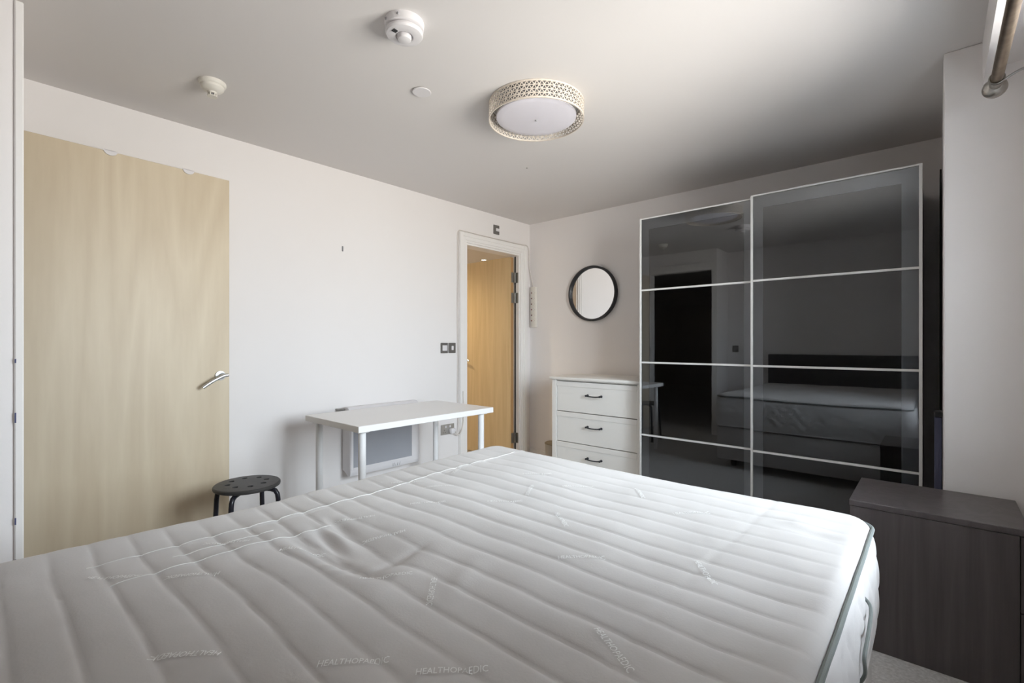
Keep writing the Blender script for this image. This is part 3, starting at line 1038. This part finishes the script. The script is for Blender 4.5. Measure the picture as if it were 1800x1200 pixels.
so = thing('double_socket', (XA, 2.648, 0.43), 'brushed chrome double wall socket low on the left wall by the door frame', 'socket')
MB().box(XA, XA + 0.007, 2.575, 2.721, 0.387, 0.473, 0.0025).build('plate', M['chrome_plate'], so)
for y in (2.625, 2.672):
    MB().box(XA + 0.007, XA + 0.011, y - 0.008, y + 0.008, 0.443, 0.462, 0.002).build('rocker', M['white_plastic'], so)
b = MB()
for (dy, dz, hw_, hh_) in ((0, 0.008, 0.002, 0.004), (-0.011, -0.012, 0.0035, 0.002), (0.011, -0.012, 0.0035, 0.002)):
    b.box(XA + 0.0065, XA + 0.0075, 2.61 + dy - hw_, 2.61 + dy + hw_, 0.418 + dz - hh_, 0.418 + dz + hh_)
b.build('pin_hole', M['dark'], so)

ex = thing('extension_lead', (-3.022, YB, 1.31), 'white six-way extension strip hung in the corner with cable round the door frame', 'extension lead')
MB().box(-3.043, -2.980, YB - 0.034, YB - 0.001, 1.314, 1.716, 0.006, 2).build('socket_strip', M['cream_plastic'], ex)
for k in range(6):
    z = 1.655 - k * 0.0555
    MB().lathe([(0, -0.003), (0.006, -0.003), (0.0065, 0.0)], (-3.030, YB - 0.034, z), 12, 'Y').build('power_switch', mat('red_switch', (0.12, 0.02, 0.02), 0.4), ex)
    b = MB()
    for (dx, dz, hw_, hh_) in ((0.014, 0.0, 0.003, 0.0012), (-0.004, -0.012, 0.0012, 0.0028), (-0.004, 0.012, 0.0012, 0.0028)):
        b.box(-3.010 + dx - hw_ + 0.004, -3.010 + dx + hw_ + 0.004, YB - 0.0348, YB - 0.0335, z + dz - hh_, z + dz + hh_)
    b.build('pin_hole', M['grey_plastic'], ex)
xc = XA + 0.033
yl = BY0 - 0.110
path = [(XA + 0.045, 2.70, 0.408), (XA + 0.04, 2.715, 0.385), (XA + 0.035, 2.745, 0.40), (XA + 0.02, yl - 0.004, 0.50), (XA + 0.007, yl - 0.003, 0.7), (XA + 0.007, yl + 0.001, 1.0), (XA + 0.007, yl - 0.004, 1.4), (XA + 0.007, yl, 1.8), (XA + 0.007, yl, 2.07), (XA + 0.008, yl + 0.012, 2.118), (XA + 0.009, yl + 0.05, 2.128), (XA + 0.009, 3.05, 2.126), (XA + 0.009, 3.4, 2.127), (XA + 0.009, 3.60, 2.128), (XA + 0.01, 3.66, 2.132), (XA + 0.012, 3.695, 2.118), (XA + 0.012, 3.712, 2.05), (XA + 0.012, 3.718, 1.9), (-3.040, 3.722, 1.78), (-3.022, 3.720, 1.71)]
MB().tube(spline(path, 6), 0.0044, 8).build('cable', M['cable'], ex)
path = [(XA + 0.045, 2.70, 0.404), (XA + 0.042, 2.722, 0.378), (XA + 0.04, 2.76, 0.385), (XA + 0.035, 2.795, 0.46), (XA + 0.034, 2.80, 0.56), (XA + 0.03, 2.80, 0.74)]
MB().tube(spline(path, 6), 0.0044, 8).build('cable', M['cable'], ex)
b = MB().box(XA + 0.007, XA + 0.042, 2.660, 2.712, 0.392, 0.436, 0.008, 2)
b.build('plug', M['white_plastic'], ex)

# ------------------------------------------------------------------ ceiling fittings
LX, LY = -1.502, 1.872
lp = thing('ceiling_lamp', (LX, LY, H), 'round flush ceiling lamp with a pierced cream drum shade', 'lamp')
LR, LZ0, LZ1 = 0.236, 2.263, 2.348
b = MB()
b.lathe([(0, -0.001), (LR - 0.02, -0.001), (LR - 0.02, -0.012), (0, -0.012)], (LX, LY, H), 64)
tag(b.build('ceiling_tray', M['shade_in'], lp), None)
b = MB()
for (z0, z1) in ((LZ0, LZ0 + 0.0075), (LZ1 - 0.0075, LZ1)):
    b.lathe([(LR - 0.003, z0), (LR + 0.002, z0), (LR + 0.002, z1), (LR - 0.003, z1), (LR - 0.003, z0)], (LX, LY, 0), 96)
sh = b.build('drum_shade', M['shade'], lp)
# pierced lattice of triangles and diamonds
NC, NRW = 64, 4
zA, zB = LZ0 + 0.006, LZ1 - 0.006
hr = (zB - zA) / NRW
V, F = [], []
def cyl(u, z, r):
    a = 2 * PI * u / NC
    return (LX + r * math.cos(a), LY + r * math.sin(a), z)
def tri_ring(p, off):
    c = (sum(q[0] for q in p) / 3, sum(q[1] for q in p) / 3)
    inn = [(q[0] + (c[0] - q[0]) * off, q[1] + (c[1] - q[1]) * off) for q in p]
    base = len(V)
    for r in (LR + 0.0008, LR - 0.0016):
        for q in p: V.append(cyl(q[0], q[1], r))
        for q in inn: V.append(cyl(q[0], q[1], r))
    for k in range(3):
        j = (k + 1) % 3
        F.append((base + k, base + j, base + 3 + j, base + 3 + k))
        F.append((base + 6 + j, base + 6 + k, base + 9 + k, base + 9 + j))
        F.append((base + 3 + k, base + 3 + j, base + 9 + j, base + 9 + k))
for rw in range(NRW):
    z0, z1 = zA + rw * hr, zA + (rw + 1) * hr
    sft = 0.5 * (rw % 2)
    for i in range(NC):
        off = 0.30 if (i + rw) % 3 else 0.42
        tri_ring([(i + sft, z0), (i + 1 + sft, z0), (i + 0.5 + sft, z1)], off)
        tri_ring([(i + 0.5 + sft, z1), (i + 1 + sft, z0), (i + 1.5 + sft, z1)], 0.30)
raw('pierced_lattice', V, F, M['shade'], sh, smooth=False)
b = MB()
b.lathe([(LR - 0.036, LZ0 + 0.024), (LR - 0.037, LZ0 + 0.017), (LR - 0.042, LZ0 + 0.014), (LR - 0.07, LZ0 + 0.011), (0.05, LZ0 + 0.007), (0, LZ0 + 0.007)], (LX, LY, 0), 72)
df = b.build('diffuser', M['diffuser'], lp)
MB().lathe([(LR - 0.040, H - 0.012), (LR - 0.038, LZ0 + 0.022), (0, LZ0 + 0.022)], (LX, LY, 0), 72).build('lamp_housing', M['shade_in'], lp)  # grey side carries the shade seen through the pierced holes
MB().lathe([(0, 0.001), (0.007, 0.001), (0.006, -0.004), (0, -0.005)], (LX, LY, LZ0 + 0.007), 14).build('finial_nut', M['shade_in'], df)

sx, sy = -1.487, 1.068
sm = thing('smoke_alarm', (sx, sy, H), 'large white smoke alarm on the ceiling nearest the camera', 'alarm')
MB().lathe([(0, 0), (0.072, 0), (0.073, -0.004), (0.071, -0.026), (0.066, -0.029), (0.060, -0.030), (0, -0.030)], (sx, sy, H), 48).build('mounting_base', M['white_plastic'], sm)
MB().lathe([(0, -0.028), (0.056, -0.028), (0.056, -0.036), (0.0685, -0.036), (0.069, -0.044), (0.065, -0.050), (0.056, -0.053), (0.036, -0.055), (0.033, -0.054), (0.031, -0.046), (0.0, -0.046)], (sx, sy, H), 48).build('alarm_body', M['white_plastic'], sm)
MB().lathe([(0, -0.048), (0.0255, -0.048), (0.026, -0.060), (0.024, -0.066), (0.018, -0.069), (0, -0.070)], (sx, sy, H), 32).build('test_button', M['white_plastic'], sm)
# the slotted indicator mark faces the camera side
dv = Vector((0.10, -0.99)).normalized()
px, py = sx + dv.x * 0.046, sy + dv.y * 0.046
b = MB()
for i in range(3):
    for j in range(3):
        b.box(px - 0.008 + i * 0.006, px - 0.0035 + i * 0.006, py - 0.008 + j * 0.006, py - 0.0035 + j * 0.006, H - 0.0562, H - 0.0535)
b.build('vent_slot', M['dark'], sm)
for a in (-1.75, -0.95):
    ca, sa = math.cos(a), math.sin(a)
    MB().box(sx + 0.0725 * ca - 0.003, sx + 0.0725 * ca + 0.003, sy + 0.0725 * sa - 0.003, sy + 0.0725 * sa + 0.003, H - 0.018, H - 0.010, 0.001).build('release_slot', M['grey_plastic'], sm)

hx_, hy_ = -2.487, 0.727
hdv = thing('heat_detector', (hx_, hy_, H), 'stepped cream heat detector on the ceiling near the maple door', 'detector')
MB().lathe([(0, 0), (0.055, 0), (0.056, -0.006), (0.054, -0.014), (0.050, -0.018), (0, -0.018)], (hx_, hy_, H), 40).build('mounting_base', M['cream_plastic'], hdv)
MB().lathe([(0, -0.016), (0.048, -0.017), (0.047, -0.028), (0.040, -0.037), (0.026, -0.043), (0.019, -0.045), (0.018, -0.052), (0, -0.052)], (hx_, hy_, H), 40).build('detector_body', M['cream_plastic'], hdv)
b = MB()
for k in range(6):
    a = k * PI / 3 + 0.3
    b.box(hx_ + 0.017 * math.cos(a) - 0.002, hx_ + 0.017 * math.cos(a) + 0.002, hy_ + 0.017 * math.sin(a) - 0.002, hy_ + 0.017 * math.sin(a) + 0.002, H - 0.064, H - 0.05)
b.lathe([(0.0, -0.064), (0.021, -0.064), (0.021, -0.067), (0, -0.068)], (hx_, hy_, H), 24)
b.build('sensor_cage', M['cream_plastic'], hdv)
MB().lathe([(0, -0.051), (0.010, -0.051), (0.009, -0.06), (0, -0.061)], (hx_, hy_, H), 16).build('sensor', M['grey_plastic'], hdv)
tag(MB().lathe([(0, 0.0), (0.030, 0.0), (0.030, -0.0035), (0.043, -0.004), (0.044, -0.0065), (0.042, -0.0085), (0, -0.0085)], (-1.829, 1.412, H), 40).build('ceiling_blanking_plate', M['white_plastic'], loc=(-1.829, 1.412, H)),
    'small flat white round plate on the ceiling left of the drum lamp', 'ceiling plate')
tag(MB().lathe([(0, 0.0), (0.006, 0.0), (0.005, -0.003), (0, -0.004)], (-2.094, 2.509, H), 12).build('ceiling_screw', M['dark_steel'], loc=(-2.094, 2.509, H)),
    'tiny dark screw head in the ceiling beyond the drum lamp', 'screw')
tag(MB().box(XA, XA + 0.006, 1.693, 1.703, 1.79, 1.826, 0.002).build('wall_plug', M['grey_plastic'], loc=(XA, 1.698, 1.81)),
    'small dark plug in the bare left wall above the desk', 'wall plug')

# ------------------------------------------------------------------ black-brown drawer unit beside the pillar
UX0, UX1, UY0, UY1, UH = -0.252, 0.222, 2.245, 2.645, 0.552
un = thing('drawer_unit', ((UX0 + UX1) / 2, (UY0 + UY1) / 2, 0), 'low black-brown drawer unit beside the pillar at the bed foot', 'drawer unit')
MB().box(UX0 - 0.002, UX1 + 0.002, UY0 - 0.003, UY1, UH - 0.022, UH, 0.002).build('top', M['blackbrown'], un)
b = MB()
b.box(UX0, UX1 - 0.022, UY0, UY0 + 0.018, 0, UH - 0.023, 0.001)
b.box(UX0, UX1 - 0.022, UY1 - 0.020, UY1 - 0.002, 0, UH - 0.023, 0.001)
b.box(UX0 + 0.004, UX0 + 0.012, UY0 + 0.018, UY1 - 0.020, 0.03, UH - 0.023)
b.box(UX0 + 0.012, UX1 - 0.03, UY0 + 0.018, UY1 - 0.020, 0.04, 0.055)
b.build('carcass', M['blackbrown'], un)
for i in range(2):
    z0 = 0.03 + 0.251 * i
    b = MB()
    b.box(UX1 - 0.020, UX1 - 0.001, UY0 + 0.002, UY1 - 0.004, z0, z0 + 0.246, 0.001)
    b.box(UX0 + 0.04, UX1 - 0.020, UY0 + 0.022, UY1 - 0.026, z0 + 0.03, z0 + 0.2)
    b.build('drawer', M['blackbrown'], un)

# ------------------------------------------------------------------ gap beside the wardrobe: a dark strip for shade, a stowed board
MBs = MB().box(0.010, 0.018, 3.42, 3.70, 0, 2.08, 0.002)  # black strip put in for the deep shade beside the pillar
tag(MBs.build('gap_shade_strip', M['interior'], loc=(0.005, 3.56, 0)), 'tall thin black strip added for the shade in the gap beside the pillar', 'board')
fb = thing('folded_board', (0.003, 2.925, 0), 'folded navy covered board standing between wardrobe and pillar', 'board')
MB().box(-0.010, 0.016, 2.88, 2.97, 0.03, 0.82, 0.006, 2).build('padded_cover', M['navy'], fb)
MB().box(-0.012, 0.0185, 2.878, 2.972, 0.82, 0.845, 0.004).build('end_cap', M['dark'], fb)
MB().box(-0.010, 0.016, 2.88, 2.97, 0.0, 0.03, 0.004).build('end_cap', M['dark'], fb)

bn = thing('waste_bin', (-2.535, 3.44, 0), 'small beige round bin in the corner left of the chest', 'bin')
MB().lathe([(0, 0), (0.080, 0), (0.085, 0.005), (0.098, 0.255), (0.100, 0.262), (0.096, 0.262), (0.094, 0.255)], (-2.535, 3.44, 0), 36).build('body', M['bin'], bn)
MB().lathe([(0.0945, 0.258), (0.1005, 0.262), (0.1005, 0.268), (0.094, 0.272), (0, 0.272)], (-2.535, 3.44, 0), 36).build('lid', M['bin_lid'], bn)

# ------------------------------------------------------------------ curtain pole under the pelmet
PX, PZ, PYE = 0.157, 2.083, 2.47
cp = thing('curtain_pole', (PX, 1.4, PZ), 'worn brass-brown curtain pole with a nickel ball end above the window', 'curtain pole')
MB().tube([(PX, -0.2, PZ), (PX, PYE - 0.05, PZ)], 0.0165, 24).build('pole', M['pole'], cp)
MB().lathe([(0.017, -0.075), (0.0205, -0.075), (0.0205, -0.060), (0.0175, -0.058), (0.0175, -0.03), (0.0205, -0.028), (0.0175, -0.024), (0.028, -0.016), (0.034, -0.004), (0.035, 0.006), (0.032, 0.018), (0.024, 0.028), (0.012, 0.034), (0, 0.035)], (PX, PYE, PZ), 32, 'Y').build('finial', M['nickel'], cp)
for y in (PYE - 0.085, 0.1):
    b = MB()
    b.tube(spline([(PX + 0.012, y, PZ - 0.016), (PX + 0.03, y, PZ - 0.004), (PX + 0.06, y - 0.004, PZ + 0.008), (PX + 0.10, y - 0.004, PZ + 0.012), (XD, y - 0.004, PZ + 0.02)], 5), 0.0042, 10)
    b.tube([(PX + 0.0195 * math.cos(k * PI / 12), y, PZ + 0.0195 * math.sin(k * PI / 12)) for k in range(24)], 0.003, 8, closed=True)
    b.lathe([(0, 0), (0.02, 0), (0.02, -0.004), (0, -0.005)], (XD, y - 0.004, PZ + 0.02), 20, 'X')
    b.build('wall_bracket', M['dark_steel'], cp)
